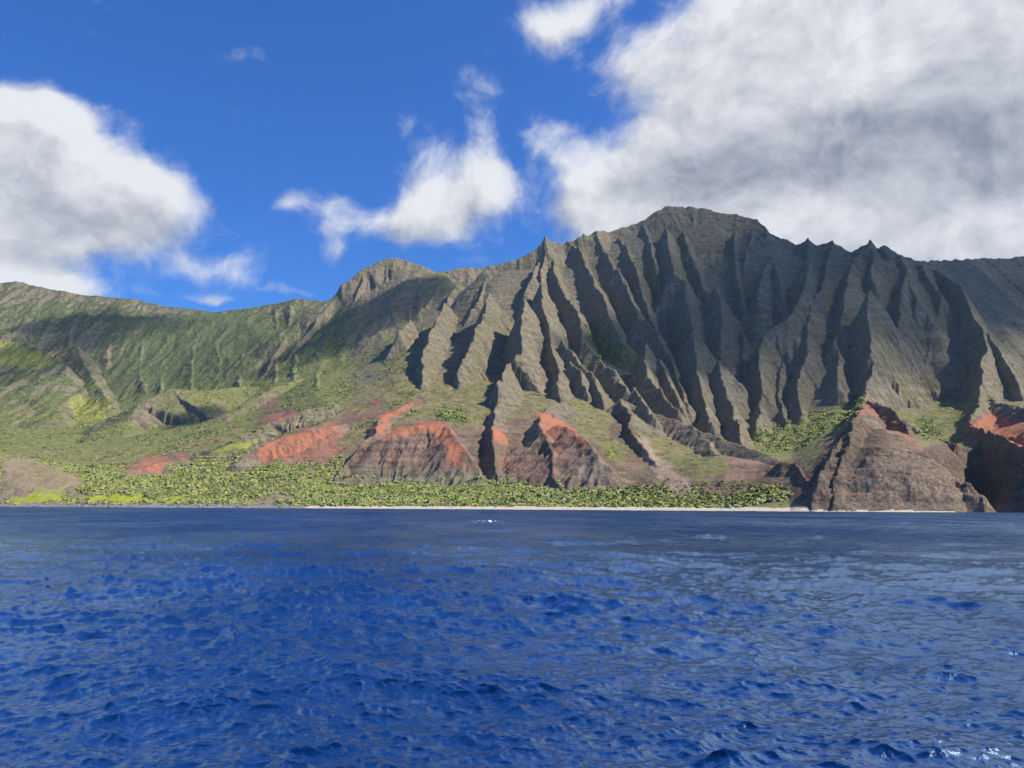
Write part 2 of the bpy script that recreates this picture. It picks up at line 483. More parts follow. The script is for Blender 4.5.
def ridge(pts, sL, sR, own, flute=0.0, lam=45.0, kf=0.6, reach=330.0, seed=0, bow=0.0, jag=0.0):
    """a crest line with two flanks; terrain becomes the upper envelope of all of them"""
    global Z, OWN
    P = np.array(pts, float)
    zmin = max(P[:, 2].min() - 400, -10)
    reach = min(reach, (P[:, 2].max() + 20) / min(sL, sR))
    y0, y1 = P[:, 1].min() - reach, P[:, 1].max() + reach
    r0, r1 = np.searchsorted(YR, y0), np.searchsorted(YR, y1)
    if r1 <= r0: return
    ylo = max(YR[r0], 500)
    us = P[:, 0] / P[:, 1]
    c0, c1 = np.searchsorted(UC, us.min() - reach / ylo), np.searchsorted(UC, us.max() + reach / ylo)
    if c1 <= c0: return
    X = WX[r0:r1, c0:c1]; Yg = WY[r0:r1, c0:c1]
    best = np.full(X.shape, 1e9, np.float32); zc = np.zeros_like(best); Ls = np.zeros_like(best); sg = np.zeros_like(best)
    L0 = 0.0
    for a, b in zip(P[:-1], P[1:]):
        dx, dy = b[0] - a[0], b[1] - a[1]
        l2 = dx * dx + dy * dy + 1e-6; ln = math.sqrt(l2)
        t = np.clip(((X - a[0]) * dx + (Yg - a[1]) * dy) / l2, 0, 1)
        ex, ey = X - (a[0] + t * dx), Yg - (a[1] + t * dy)
        dd = np.sqrt(ex * ex + ey * ey)
        mk = dd < best
        best = np.where(mk, dd, best)
        zc = np.where(mk, a[2] + t * (b[2] - a[2]), zc)
        Ls = np.where(mk, L0 + t * ln, Ls)
        sg = np.where(mk, dx * ey - dy * ex, sg)
        L0 += ln
    s = sL + (sR - sL) * sstep(-14, 14, sg)
    drop = s * best
    if bow:
        drop = drop + bow * (1 - np.exp(-best / 12.0)) * 12
    if jag:
        zc = zc + jag * 1.9 * (np.abs(perlin(Ls / 105.0 + seed * 3.1, Ls * 0 + 7.3, 6)) * 2.0 - 0.55) * sstep(0, 60, Ls)
        zc = zc + jag * (np.abs(perlin(Ls / 37.0 + seed * 7.7, Ls * 0 + 3.3, 4)) * 2.2 + perlin(Ls / 8.0 + seed, Ls * 0 + 1.3, 2) * .5 - 0.5) * np.exp(-best / 30.0)
    h = zc - drop
    if flute:
        q = (Ls - kf * best) / lam
        side = np.where(sg > 0, 3.7, 0.0)
        f = 1 - np.abs(perlin(q + side, best / 260.0 + seed * 3.3, seed)) * 1.7
        f2 = 1 - np.abs(perlin(q * 2.6 + side, best / 90.0 + seed * 5.1, seed + 2)) * 1.7
        h = h - flute * sstep(0, 55, best) * ((1 - f) + 0.4 * (1 - f2))
    sub = Z[r0:r1, c0:c1]
    mk = h > sub
    OWN[r0:r1, c0:c1][mk] = own
    np.maximum(sub, h, out=sub)


def px_line(pts, prom=0.0, grow=1.0, spire=0.0, toe=0.0):
    """picture points -> world crest; distance is the base surface minus a prominence growing towards the toe"""
    o = []
    n = len(pts)
    for i, p in enumerate(pts):
        if len(p) == 3:
            o.append(at(*p))
        else:
            k = i / max(n - 1, 1)
            o.append(at(p[0], p[1], ybase(*p) - prom * (spire + (1 - spire) * (0.25 + 0.75 * min(1, k * grow * 1.4))) * (1 - toe * k ** 2)))
    return o


# --- far valley wall: skyline plus many small spurs
SKY_L = [(-420, 272), (-300, 285), (-160, 278), (-70, 290), (0, 283), (15, 281), (47, 288), (88, 295), (100, 296), (135, 299), (164, 306), (215, 312), (260, 306), (298, 299), (324, 301), (350, 296), (400, 290)]
ridge([at(x, y, 4280) for x, y in SKY_L], 0.8, 0.8, 3, 14, 90, 0, 500)
rs = random.Random(4)
x = -400
while x < 330:
    top = np.interp(x, [p[0] for p in SKY_L], [p[1] for p in SKY_L])
    n = 5
    x2 = x + rs.uniform(-14, 4) + (x - 150) * 0.02
    end = rs.uniform(365, 402)
    L = []; rr_ = rs.uniform(20, 60)
    for k in range(n):
        w = k / (n - 1)
        py = top + 4 + (end - top) * w
        pxx = x + (x2 - x) * w + rs.uniform(-3, 3)
        L.append(at(pxx, py, ybase(pxx, py)))
    L = [p * (1 - rr_ * (0.0 + 1.0 * k / (len(L) - 1)) / p[1]) + np.array([0, 0, CAM_H * rr_ * k / (len(L) - 1) / p[1]]) for k, p in enumerate(L)]
    ridge(L, rs.uniform(0.85, 1.1), rs.uniform(0.6, 0.9), 3, 14, 80, 0.5, 300, int(x) & 7)
    x += rs.uniform(14, 40)
# spur that hides the left gully of the valley, and lower green spurs
ridge(px_line([(-30, 320, 3750), (15, 335, 3500), (45, 352, 3300), (68, 366, 3150)]), 0.6, 0.9, 3, 14, 70)
ridge(px_line([(-60, 372, 3300), (20, 392, 2900), (60, 410, 2650)]), 0.5, 0.6, 3, 12, 70)
ridge(px_line([(75, 345, 3600), (90, 375, 3250), (110, 402, 2850)]), 0.7, 0.7, 3, 12, 70)
# domed peak and its spurs
ridge(px_line([(300, 316, 3300), (324, 303, 3330), (337, 293, 3370), (349, 280, 3400), (366, 266, 3450), (386, 259, 3500), (406, 259, 3520), (422, 267, 3550), (437, 272, 3600), (459, 268, 3650), (481, 267, 3700), (540, 262, 3750)]), 0.9, 1.0, 3, 10, 80, 0, 500, 2)
ridge(px_line([(337, 294, 3370), (318, 318, 3220), (300, 340, 3060), (284, 362, 2880)]), 1.1, 1.0, 3, 22, 60, 0.5, 330, 3)
ridge(px_line([(366, 268, 3450), (352, 305, 3220), (335, 335, 3010), (318, 360, 2800)]), 1.2, 1.1, 3, 24, 60, 0.5, 330, 4)
ridge(px_line([(386, 262, 3480), (388, 292, 3280), (374, 325, 3020), (352, 356, 2740)]), 1.3, 1.2, 3, 24, 60, 0.5, 330, 5)
ridge(px_line([(420, 268, 3540), (424, 290, 3300), (412, 315, 3020), (396, 340, 2760)]), 1.3, 1.2, 3, 24, 60, 0.5, 330, 6)
ridge(px_line([(300, 316, 3310), (288, 332, 3200), (278, 350, 3060), (268, 366, 2900)]), 1.5, 1.1, 3, 16, 60, 0.5, 330, 6)

# --- main skyline
SKY_M = [(486, 267, 2760), (523, 257, 2780), (536, 250, 2790), (547, 238, 2790), (564, 243, 2800), (583, 236, 2810), (597, 232, 2815), (609, 233, 2850), (643, 221, 2890), (665, 207, 2920),
         (682, 206, 2930), (712, 211, 2940), (740, 217, 2930), (757, 219, 2900), (770, 232, 2870), (796, 244, 2850), (807, 240, 2840), (817, 248, 2835), (832, 243, 2830), (852, 251, 2820),
         (863, 245, 2815), (871, 241, 2810), (880, 249, 2815), (886, 247, 2815), (899, 253, 2820), (912, 259, 2880), (929, 263, 2950), (950, 261, 3050), (981, 259, 3120), (1024, 257, 3180), (1100, 250, 3200), (1250, 262, 3150), (1450, 250, 3100)]
SKY_M = [(p[0], p[1], swing(p[0], p[2])) for p in SKY_M]
ridge(px_line(SKY_M), 1.25, 1.25, 1, 10, 60, 0, 420, 1, 0.0, 4.0)
ridge(px_line([(667, 222, 2890), (690, 222, 2890), (730, 222, 2840), (757, 224, 2780)]), 1.1, 1.1, 1, 6, 60, 0, 300, 2)

FINS = [
    # prominence, left slope, right slope, crest from skyline to toe
    (150, 2.2, 1.8, [(408, 320), (399, 335), (390, 350)]),
    (60, 2.2, 1.8, [(438, 290), (425, 305), (414, 316)]),
    (190, 2.4, 1.8, [(446, 303), (440, 318), (431, 332), (424, 352), (420, 379)]),
    (120, 2.4, 1.8, [(466, 281), (455, 286), (448, 300)]),
    (80, 2.4, 2.0, [(486, 268), (484, 280), (478, 300), (468, 318)]),
    (200, 2.3, 1.7, [(489, 293), (481, 318), (473, 335), (468, 352), (459, 378)]),
    (190, 2.6, 1.6, [(523, 298), (521, 323), (518, 356), (507, 363), (498, 387)]),
    (90, 2.4, 1.8, [(547, 238), (545, 256), (542, 272), (540, 288)]),
    (130, 2.4, 1.8, [(538, 262), (531, 276), (525, 290)]),
    (110, 2.3, 1.8, [(549, 240), (553, 259), (559, 284), (570, 298), (579, 317), (583, 341), (592, 362)]),
    (150, 2.3, 1.8, [(540, 282), (545, 310), (552, 338), (556, 362), (560, 388)]),
    (130, 2.3, 1.8, [(568, 240), (574, 244), (581, 256), (593, 275), (602, 294), (610, 317), (622, 342), (637, 353)]),
    (140, 2.2, 1.8, [(597, 231), (604, 250), (610, 263), (621, 277), (630, 294), (637, 315), (653, 331), (665, 348), (676, 374), (683, 393), (688, 410)]),
    (80, 2.2, 1.8, [(620, 236), (630, 255), (636, 275), (646, 303), (655, 331)]),
    (60, 2.0, 1.7, [(643, 224), (652, 245), (656, 265), (660, 290)]),
    (140, 2.3, 1.7, [(666, 228), (670, 254), (675, 274), (685, 281), (687, 303), (692, 326)]),
    (170, 2.4, 1.7, [(694, 330), (698, 352), (701, 377), (702, 394), (712, 423)]),
    (80, 2.2, 1.7, [(681, 230), (687, 247), (694, 263), (703, 284), (713, 303)]),
    (150, 2.4, 1.9, [(645, 342), (646, 358), (646, 372), (657, 387), (665, 399), (678, 411)]),
    (130, 2.3, 1.9, [(659, 358), (667, 376), (675, 394), (681, 408)]),
    (120, 2.2, 1.8, [(570, 361), (577, 372), (585, 388)]),
    (120, 2.2, 1.8, [(563, 340), (579, 365), (594, 378), (602, 395)]),
    (110, 2.2, 1.8, [(584, 342), (601, 358), (620, 377), (627, 392)]),
    (150, 2.0, 1.7, [(632, 386), (641, 398), (652, 413)]),
    (70, 2.1, 1.7, [(735, 228), (735, 250), (736, 272), (741, 300), (754, 326)]),
    (130, 2.3, 1.7, [(715, 285), (718, 297), (722, 321), (721, 345)]),
    (180, 2.4, 1.7, [(721, 359), (723, 382), (730, 399), (733, 417), (740, 439)]),
    (70, 2.1, 1.7, [(765, 228), (768, 251), (777, 270), (786, 305)]),
    (60, 2.1, 1.8, [(752, 228), (748, 250), (744, 262)]),
    (90, 2.2, 1.8, [(771, 256), (763, 274), (759, 290), (761, 312)]),
    (140, 2.3, 1.8, [(807, 262), (806, 286), (800, 300), (788, 317), (767, 330), (761, 345), (759, 368), (762, 391), (758, 402), (757, 423)]),
    (70, 2.1, 1.8, [(807, 241), (808, 256), (800, 280), (795, 300)]),
    (90, 2.2, 1.8, [(832, 244), (829, 258), (824, 274), (820, 293), (812, 303), (810, 322), (810, 350), (800, 367), (799, 391), (804, 411)]),
    (80, 2.2, 1.8, [(871, 242), (858, 253), (851, 271), (847, 290), (840, 315), (836, 340)]),
    (70, 2.1, 1.8, [(871, 244), (872, 262), (875, 282), (879, 300)]),
    (150, 2.4, 1.9, [(866, 290), (867, 308), (870, 332), (869, 354), (874, 361), (872, 373), (867, 391)]),
    (90, 2.2, 1.9, [(899, 254), (906, 270), (902, 288), (900, 314), (898, 334), (896, 360)]),
    (80, 2.1, 1.8, [(905, 268), (909, 284), (919, 302), (927, 317)]),
    (90, 2.1, 1.8, [(918, 262), (932, 281), (942, 300), (949, 315)]),
    (60, 2.2, 1.9, [(850, 285), (848, 320), (840, 350), (836, 385)]),
    (50, 2.2, 1.9, [(780, 330), (783, 360), (780, 390), (785, 420)]),
    (50, 2.2, 1.9, [(930, 340), (925, 365), (922, 395)]),
    (50, 2.2, 1.9, [(742, 330), (745, 360), (746, 390), (750, 420)]),
]
for i, (prom, sl, sR, L) in enumerate(FINS):
    kx_ = np.clip((L[len(L) // 2][0] - 430) / 280, 0, 1)
    top = np.interp(L[0][0], [p[0] for p in SKY_M], [p[1] for p in SKY_M])
    free = min(max((L[0][1] - top - 8) / 40, 0), 1)          # a fin that starts below the skyline stands clear of the wall as a spire
    ridge(px_line(L, prom * (1.45 - 0.2 * kx_) * (1 + 0.25 * free), 1.0, free, 0.60 - 0.42 * kx_), sl * 1.15 * (1 - 0.38 * kx_), sR * (0.62 + 0.24 * kx_), 1, 11, 36, 0.6, 330, i, 0.0, 6.0)
for a, b in ((807, 237.5), (832, 239.5), (871, 238.5), (885, 245), (583, 233), (547, 235.5)):
    yk = swing(a, 2820)
    ridge([at(a - 3, b + 4, yk + 15), at(a, b, yk), at(a + 1, b + 5, yk - 25)], 2.3, 1.9, 1, 0, 40, 0, 70)
# the big shoulder on the right with the recessed wall behind it
ridge(px_line([(930, 265, 2560), (958, 283, 2400), (968, 304, 2280), (980, 325, 2170), (996, 344, 2070), (1008, 363, 1980), (1021, 391, 1870)]), 2.2, 2.0, 1, 18, 50, 0.6, 400, 3)
ridge(px_line([(980, 325, 2160), (986, 348, 2050), (983, 362, 1980), (980, 394, 1830)]), 2.4, 1.6, 1, 14, 40, 0.6, 330, 4)
for i, (a, b) in enumerate([(985, 0), (1005, 4), (1030, 8), (1060, 4), (1100, 6), (1150, 8), (1210, 4), (1270, 4)]):
    ridge(px_line([(a, 262), (a + b, 285), (a + b * 2, 305), (a + b * 3, 340), (a + b * 4, 375)], 120), 2.2, 1.6, 1, 16, 50, 0.6, 330, i)

ridge(px_line([(1085, 258, 3000), (1078, 300, 2620), (1068, 340, 2300), (1062, 380, 2000)]), 1.8, 1.6, 1, 14, 50, 0.6, 400, 2)  # ridge added outside the frame to cast shade on the recessed wall
# --- foothills
FOOT = [
    (0.95, 0.55, [(417, 399, 1740), (398, 409, 1680), (381, 418, 1610), (374, 431, 1540), (360, 446, 1450), (348, 464, 1390)], 8),
    (0.7, 0.7, [(445, 424, 1480), (426, 423, 1500), (402, 430, 1480), (378, 439, 1450)], 7),
    (0.6, 0.9, [(444, 424, 1480), (455, 440, 1410), (466, 455, 1370), (478, 470, 1330)], 8),
    (1.25, 0.7, [(500, 402, 1680), (494, 418, 1540), (492, 430, 1470), (493, 448, 1400), (497, 471, 1320)], 9),
    (1.3, 0.62, [(560, 402, 1680), (548, 408, 1600), (539, 415, 1510), (547, 437, 1400), (555, 460, 1300), (559, 484, 1200)], 9),
    (0.5, 0.9, [(560, 424, 1420), (587, 442, 1320), (604, 457, 1255), (634, 487, 1165)], 7),
    (1.3, 0.55, [(622, 399, 1780), (631, 412, 1650), (632, 428, 1510), (640, 446, 1390), (662, 466, 1250), (690, 485, 1120)], 6),
    (0.6, 0.55, [(622, 399, 1790), (652, 412, 1730), (690, 425, 1600), (720, 438, 1450), (752, 448, 1320), (781, 459, 1180)], 7),
    (0.6, 0.6, [(700, 432, 1560), (715, 450, 1350), (735, 470, 1180), (748, 488, 1060)], 8),
    (1.2, 1.1, [(768, 470, 1060), (778, 461, 1070), (795, 461, 1060), (806, 474, 1000), (812, 492, 950)], 7),
    (0.9, 0.7, [(345, 424, 1620), (333, 426, 1600), (311, 430, 1570), (277, 439, 1520), (243, 455, 1450)], 8),
    (0.42, 0.36, [(330, 402, 1850), (300, 412, 1790), (270, 422, 1750), (235, 440, 1640)], 6),
    (0.5, 0.5, [(185, 459, 1560), (160, 461, 1530), (125, 472, 1440)], 5),
    # the mound in the valley
    (0.42, 0.38, [(250, 385, 2620), (205, 391, 2480), (170, 388, 2420), (140, 404, 2330), (126, 420, 2240)], 3),
    (0.45, 0.5, [(300, 378, 2500), (262, 394, 2350), (228, 412, 2240)], 3),
]
for i, (a, b, L, fl) in enumerate(FOOT):
    ridge(px_line([(p[0], p[1], p[2] - 38 * math.sin(math.pi * (k + .6) / (len(L) + .4))) for k, p in enumerate(L)]), a * 1.15, b * 1.15, 2, fl * 1.3, 26, 0.5, 260, i)
# --- headland and the sea cliff beside it
ridge(px_line([(867, 392, 1850), (866, 396, 1650), (862, 402, 1420), (857, 412, 1200), (852, 422, 1060), (846, 440, 985), (838, 470, 930)]), 1.15, 0.75, 4, 10, 40, 0.4, 260, 1)
ridge(px_line([(856, 414, 1180), (845, 432, 1040), (831, 455, 960), (819, 480, 918), (811, 503, 896)]), 1.25, 0.8, 4, 9, 34, 0.4, 200, 6)
ridge(px_line([(864, 400, 1450), (886, 408, 1290), (905, 424, 1140), (921, 452, 1010), (938, 473, 950), (975, 483, 895), (989, 494, 876), (993, 508, 868)]), 1.05, 1.5, 4, 9, 34, 0.4, 260, 2)
ridge(px_line([(886, 408, 1300), (912, 424, 1280), (930, 436, 1240), (948, 440, 1180), (955, 446, 1120)]), 0.9, 1.6, 4, 8, 34, 0.4, 200, 3)
ridge(px_line([(980, 393, 1880), (982, 397, 1600), (978, 408, 1420), (968, 422, 1290), (984, 431, 1120), (1004, 436, 1040), (1024, 452, 935), (1060, 470, 860)]), 2.8, 0.7, 4, 10, 40, 0.4, 300, 4)
ridge(px_line([(980, 393, 1880), (1000, 402, 1500), (1030, 410, 1250), (1080, 430, 1000), (1140, 440, 900)]), 0.8, 0.9, 4, 8, 40, 0.4, 300, 5)
ridge(px_line([(1200, 380, 1700), (1230, 400, 1300), (1260, 420, 1000), (1290, 440, 850)]), 1.0, 1.0, 4, 8, 40, 0.4, 300, 5)

# --- erosion detail
slope0 = np.hypot(np.gradient(Z, axis=0) / np.gradient(YR)[:, None], np.gradient(Z, axis=1) / np.maximum(np.gradient(XX, axis=1), .1))
steep = sstep(0.35, 1.1, slope0)
far = sstep(2900, 3600, YY)
land = sstep(3, 22, Z)
det = ridged(WX / 46, WY / 46, 5, 2, 0.55) - 0.6
rk = ((OWN == 4) | ((XX / YY > 0.4) & (YY < 1250))).astype(np.float32) * (YY < 1500)
Z = Z + land * blur(rk, 3, 1) * steep * (16 * (ridged(WX / 75, WY / 60 + Z / 80, 3, 5) - 0.6) + 5 * (ridged(WX / 19, Z / 9, 3, 1) - 0.6))
farL = np.maximum(far, sstep(2350, 2900, YY) * (XX / YY < -0.12))
farL = farL * (1 - 0.75 * sstep(4050, 4240, YY))
Z = Z + land * farL * 28 * (ridged(WX / 150 + WY / 900, WY / 560, 4, 3, 0.5) - 0.6)
Z = Z + land * (steep * (6.5 + 8 * far) * det + (1 - steep) * 3.0 * fbm(XX / 40, YY / 40, 4, 4))
# lava-flow ledges
per = 17.0
zz = Z / per + 0.6 * fbm(XX / 210, YY / 210, 3, 6)
led = (zz - np.floor(zz))
Z = Z + land * steep * (1 - 0.5 * far) * (3.6 - 1.8 * (OWN == 1)) * (sstep(0.1, 0.9, led) - led)
Z = Z.astype(np.float32)

slope = np.hypot(np.gradient(Z, axis=0) / np.gradient(YR)[:, None], np.gradient(Z, axis=1) / np.maximum(np.gradient(XX, axis=1), .1))
slope = blur(blur(slope.astype(np.float32), 2, 0), 2, 1)
PX, PY = project(XX, YY, Z)


# ------------------------------------------------------------------ ground cover masks
def inpoly(px, py, poly):
    r = np.zeros(px.shape, bool)
    n = len(poly)
    for i in range(n):
        x1, y1 = poly[i]; x2, y2 = poly[(i + 1) % n]
        if y1 == y2: continue
        c = ((y1 > py) != (y2 > py)) & (px < (x2 - x1) * (py - y1) / (y2 - y1) + x1)
        r ^= c
    return r


jx = 7.0 * fbm(XX / 40, YY / 40, 4, 2); jy = 5.0 * fbm(XX / 35, YY / 35, 4, 5)
def patch(poly, ylo, yhi, soft=3):
    a = (inpoly(PX + jx, PY + jy, poly) & (YY > ylo) & (YY < yhi)).astype(np.float32)
    return blur(blur(a, soft, 0), soft, 1)


red = np.zeros_like(Z)
for w, poly, lo, hi in [
    (1.0, [(376, 436), (402, 427), (428, 420), (446, 422), (452, 430), (440, 436), (420, 434), (400, 440), (380, 446)], 1250, 1700),
    (1.0, [(446, 425), (458, 440), (478, 470), (440, 470), (444, 450), (430, 432)], 1250, 1700),
    (0.55, [(378, 440), (440, 434), (475, 470), (375, 468), (350, 462)], 1250, 1700),
    (1.0, [(372, 432), (380, 416), (420, 398), (424, 402), (392, 420), (382, 434)], 1400, 1900),
    (0.9, [(242, 456), (277, 436), (312, 427), (338, 420), (345, 430), (325, 440), (310, 450), (290, 462), (250, 460)], 1300, 1750),
    (0.75, [(290, 462), (310, 440), (345, 428), (338, 462)], 1300, 1750),
    (1.0, [(480, 428), (492, 424), (506, 430), (512, 446), (498, 444), (486, 438)], 1250, 1700),
    (0.6, [(498, 440), (514, 446), (530, 478), (500, 478)], 1250, 1700),
    (1.0, [(530, 412), (548, 412), (575, 428), (590, 444), (582, 448), (562, 440), (545, 436)], 1250, 1750),
    (0.75, [(545, 436), (590, 446), (600, 462), (575, 470), (558, 462)], 1150, 1700),
    (0.8, [(120, 470), (140, 458), (170, 453), (172, 462), (168, 472), (145, 474)], 1300, 1800),
    (0.8, [(174, 452), (197, 458), (190, 463), (176, 460)], 1300, 1800),
    (0.8, [(262, 414), (296, 408), (300, 416), (270, 424), (256, 426)], 1500, 2300),
    (0.8, [(258, 410), (276, 396), (280, 400), (266, 412)], 1500, 2500),
    (0.6, [(330, 420), (350, 412), (378, 412), (376, 420), (346, 428)], 1500, 1900),
    (0.8, [(371, 400), (382, 398), (384, 408), (374, 410)], 1500, 2000),
    (0.7, [(216, 414), (224, 408), (229, 416), (222, 419)], 1900, 2600),
    (0.75, [(852, 410), (868, 396), (882, 408), (888, 418), (905, 424), (920, 446), (934, 462), (912, 450), (890, 432), (868, 414), (862, 424)], 850, 1700),
    (0.9, [(960, 434), (974, 420), (990, 410), (1010, 416), (1040, 430), (1040, 452), (1010, 446), (990, 436), (970, 438)], 850, 1600),
    (0.55, [(664, 418), (674, 416), (684, 424), (676, 432), (666, 428)], 1100, 1700),
    (0.36, [(345, 470), (352, 445), (376, 425), (404, 430), (446, 424), (480, 428), (505, 422), (530, 412), (560, 420), (605, 450), (640, 490), (560, 488), (480, 472)], 1150, 1700),
    (0.34, [(600, 478), (640, 440), (700, 486), (690, 494), (640, 492)], 1000, 1500),
    (0.36, [(690, 495), (700, 472), (757, 474), (762, 500)], 900, 1300),
    (0.5, [(724, 456), (742, 454), (768, 462), (762, 476), (735, 482), (726, 470)], 950, 1500),
]:
    red = np.maximum(red, w * patch(poly, lo, hi, 5))
tan = np.zeros_like(Z)
for w, poly, lo, hi in [
    (0.8, [(636, 434), (645, 440), (690, 484), (700, 492), (670, 492), (652, 470)], 1000, 1600),
    (0.5, [(0, 456), (40, 458), (68, 470), (84, 478), (84, 498), (40, 496), (0, 500)], 1200, 1600),
    (0.55, [(560, 440), (600, 455), (636, 486), (590, 490), (566, 470)], 1100, 1500),
    (0.5, [(140, 410), (175, 414), (172, 420), (140, 424)], 1900, 2700),
    (0.45, [(835, 470), (900, 440), (990, 495), (993, 514), (840, 514)], 800, 1100),
    (0.5, [(240, 498), (295, 494), (300, 502), (240, 503)], 1150, 1330),
]:
    tan = np.maximum(tan, w * patch(poly, lo, hi))
yellow = np.zeros_like(Z)
for w, poly, lo, hi in [
    (1.0, [(8, 498), (30, 495), (44, 488), (66, 487), (66, 495), (50, 502), (10, 502)], 1200, 1400),
    (0.9, [(80, 498), (100, 494), (130, 494), (160, 498), (160, 503), (84, 500)], 1200, 1400),
    (0.9, [(168, 498), (186, 497), (186, 503), (170, 503)], 1180, 1400),
    (0.45, [(290, 476), (310, 474), (335, 482), (330, 490), (300, 484)], 1150, 1400),
    (0.5, [(200, 454), (240, 440), (260, 436), (258, 444), (220, 458)], 1400, 1900),
    (0.5, [(-30, 340), (10, 338), (30, 345), (66, 364), (40, 370), (0, 368), (-30, 366)], 2800, 3900),
    (0.5, [(65, 398), (112, 394), (108, 418), (85, 426), (70, 415)], 2300, 3400),
    (0.5, [(915, 418), (930, 424), (938, 432), (925, 434)], 1000, 1900),
    (0.6, [(606, 448), (612, 448), (613, 458), (608, 460)], 1100, 1600),
]:
    yellow = np.maximum(yellow, w * patch(poly, lo, hi))

lowland = 1 - sstep(0.5, 0.95, slope)
n_g = fbm(XX / 130, YY / 130, 4, 7)
hillzone = sstep(1330, 1450, YY) * (1 - sstep(1850, 2050, YY))
plain = 1 - hillzone
left = sstep(400, 330, PX)
grass = np.clip(lowland * (0.25 + 0.75 * (YY < 2100)) * (0.75 + 0.3 * n_g), 0, 1)
grass = np.where((OWN == 1), grass * 0.35, grass)
green = np.clip(lowland * (0.52 + 0.5 * n_g), 0, 1)
green = np.where(YY > 1950, np.maximum(green, (1 - sstep(0.8, 1.5, slope)) * 0.66 * left), green)
dry = sstep(1340, 1450, YY) * (1 - sstep(2050, 2200, YY)) * sstep(330, 380, PX) * (PX < 850)
green = green * (1 - 0.55 * dry)
# coastal scrub is green throughout
coast = sstep(1.0, 5.0, Z) * (PY > 462) * (slope < 0.5) * (PX < 830)
green = np.maximum(green, coast * (0.62 + 0.3 * n_g))
# tree-filled hollow on the cliff, gully floors and the bench behind the headland
for w, poly, lo, hi in [(0.9, [(585, 326), (602, 326), (620, 345), (640, 352), (625, 372), (605, 362), (590, 350)], 1700, 2700),
                        (0.9, [(745, 436), (780, 426), (830, 410), (862, 396), (866, 402), (840, 430), (800, 452), (770, 456)], 1100, 2100),
                        (0.8, [(436, 410), (462, 405), (470, 418), (460, 428), (440, 420)], 1400, 1900),
                        (0.8, [(880, 402), (930, 420), (934, 434), (905, 424)], 1000, 1900),
                        (0.7, [(930, 428), (980, 396), (985, 402), (960, 425), (940, 438)], 1100, 1900)]:
    green = np.maximum(green, w * patch(poly, lo, hi))
bare = np.clip(patch([(812, 520), (800, 504), (812, 492), (803, 470), (838, 425), (856, 416), (890, 432), (925, 450), (940, 440), (958, 434), (1024, 446), (1100, 470), (1100, 530)], 780, 1150), 0, 1)
for _pl, _a, _b in (([(345, 470), (372, 436), (384, 440), (352, 472)], 1300, 1650), ([(385, 466), (390, 446), (402, 444), (400, 468)], 1300, 1650), ([(476, 470), (478, 436), (492, 432), (496, 472)], 1250, 1650), ([(500, 478), (502, 455), (524, 458), (530, 482)], 1200, 1600), ([(528, 484), (530, 440), (548, 438), (562, 486)], 1150, 1600), ([(612, 440), (614, 412), (632, 408), (634, 442)], 1300, 1900), ([(752, 500), (757, 468), (776, 458), (800, 458), (818, 500)], 880, 1250)):
    bare = np.maximum(bare, patch(_pl, _a, _b))
green = green * (1 - bare); grass = grass * (1 - bare)
red = np.maximum(red, 0.30 * bare)
moss = np.clip(0.75 + 0.6 * n_g, 0, 1) * np.where(YY > 1900, 1, 0.5)
sand = (Z < 4.3 - 1.8 * (PX > 815) + 0.8 * fbm(XX / 30, YY / 30, 3, 3)) * (slope < np.where(PX > 790, 0.75, 0.4)) * sstep(240, 320, PX)
cobble = (Z < 6.0 + 2.5 * fbm(XX / 25, YY / 25, 3, 3)) * (slope < 0.6) * sstep(330, 280, PX)
sand = sand * (Z > -6); cobble = cobble * (Z > -6)
keepveg = (1 - np.clip(sand + cobble, 0, 1))
ATT = dict(bare=bare.astype(np.float32), red=red * keepveg, tan=tan * keepveg, yellow=yellow * keepveg, grass=grass * keepveg, green=green * keepveg * (1 - np.clip(red * 1.2, 0, 1)) * (1 - tan * .7), moss=moss, forest=(sstep(2500, 3200, YY) * (XX / YY < -0.1)).astype(np.float32), sand=sand, cobble=cobble)

# ------------------------------------------------------------------ split the land into its named pieces
Q = grid_quads(NR, NC)
fz = Z.ravel()[Q].mean(1); fy = YY.ravel()[Q].mean(1); fpx = PX.ravel()[Q].mean(1); fpy = PY.ravel()[Q].mean(1)
fo = OWN.ravel()[Q[:, 0]]; fsd = ((sand + cobble).ravel()[Q[:, 0]] > 0.5)
reg = np.full(len(Q), 2, np.int8)                       # hills
reg[(fy < 1420) & (fpy > 462) & (fpx < 830) & (fo != 2)] = 1   # coastal plain
reg[fsd | (fz < 0)] = 0                                 # beach
reg[(fpx >= 830) & (fy < 1750) & (reg != 0)] = 5        # headland
reg[(fy > 1900) & (fpx > 395)] = 4                      # fluted mountain
reg[((fy > 2700) & (fpx < 470)) | (fo == 3)] = 3        # valley wall
NAMES = [('beach', 'pale sand beach and cobble shore at the foot of the green coastal flat', 'beach'),
         ('coastal_plain', 'green and yellow scrub-covered coastal flat behind the beach', 'plain'),
         ('hills', 'grassy foothills with bare red earth slopes below the grey cliffs', 'hills'),
         ('valley_wall', 'hazy green valley headwall and domed peak at the left', 'valley wall'),
         ('mountain', 'tall fluted grey-brown cliff mountain with knife-edged fins under the cloud bank', 'mountain'),
         ('headland', 'dark rocky headland and shaded sea cliffs with red soil caps at the right', 'headland')]
VALL = np.stack([XX, YY, Z], -1).reshape(-1, 3)
used = (fz > -14)
LAND = {}
for r, (nm, lab, cat) in enumerate(NAMES):
    f = Q[(reg == r) & used]
    if not len(f): continue
    idx, inv = np.unique(f, return_inverse=True)
    LAND[nm] = tag(mesh_np(nm, VALL[idx], inv.reshape(-1, 4), TERRAIN, {k: v.ravel()[idx].astype(np.float32) for k, v in ATT.items()}), lab, cat, kind='structure')


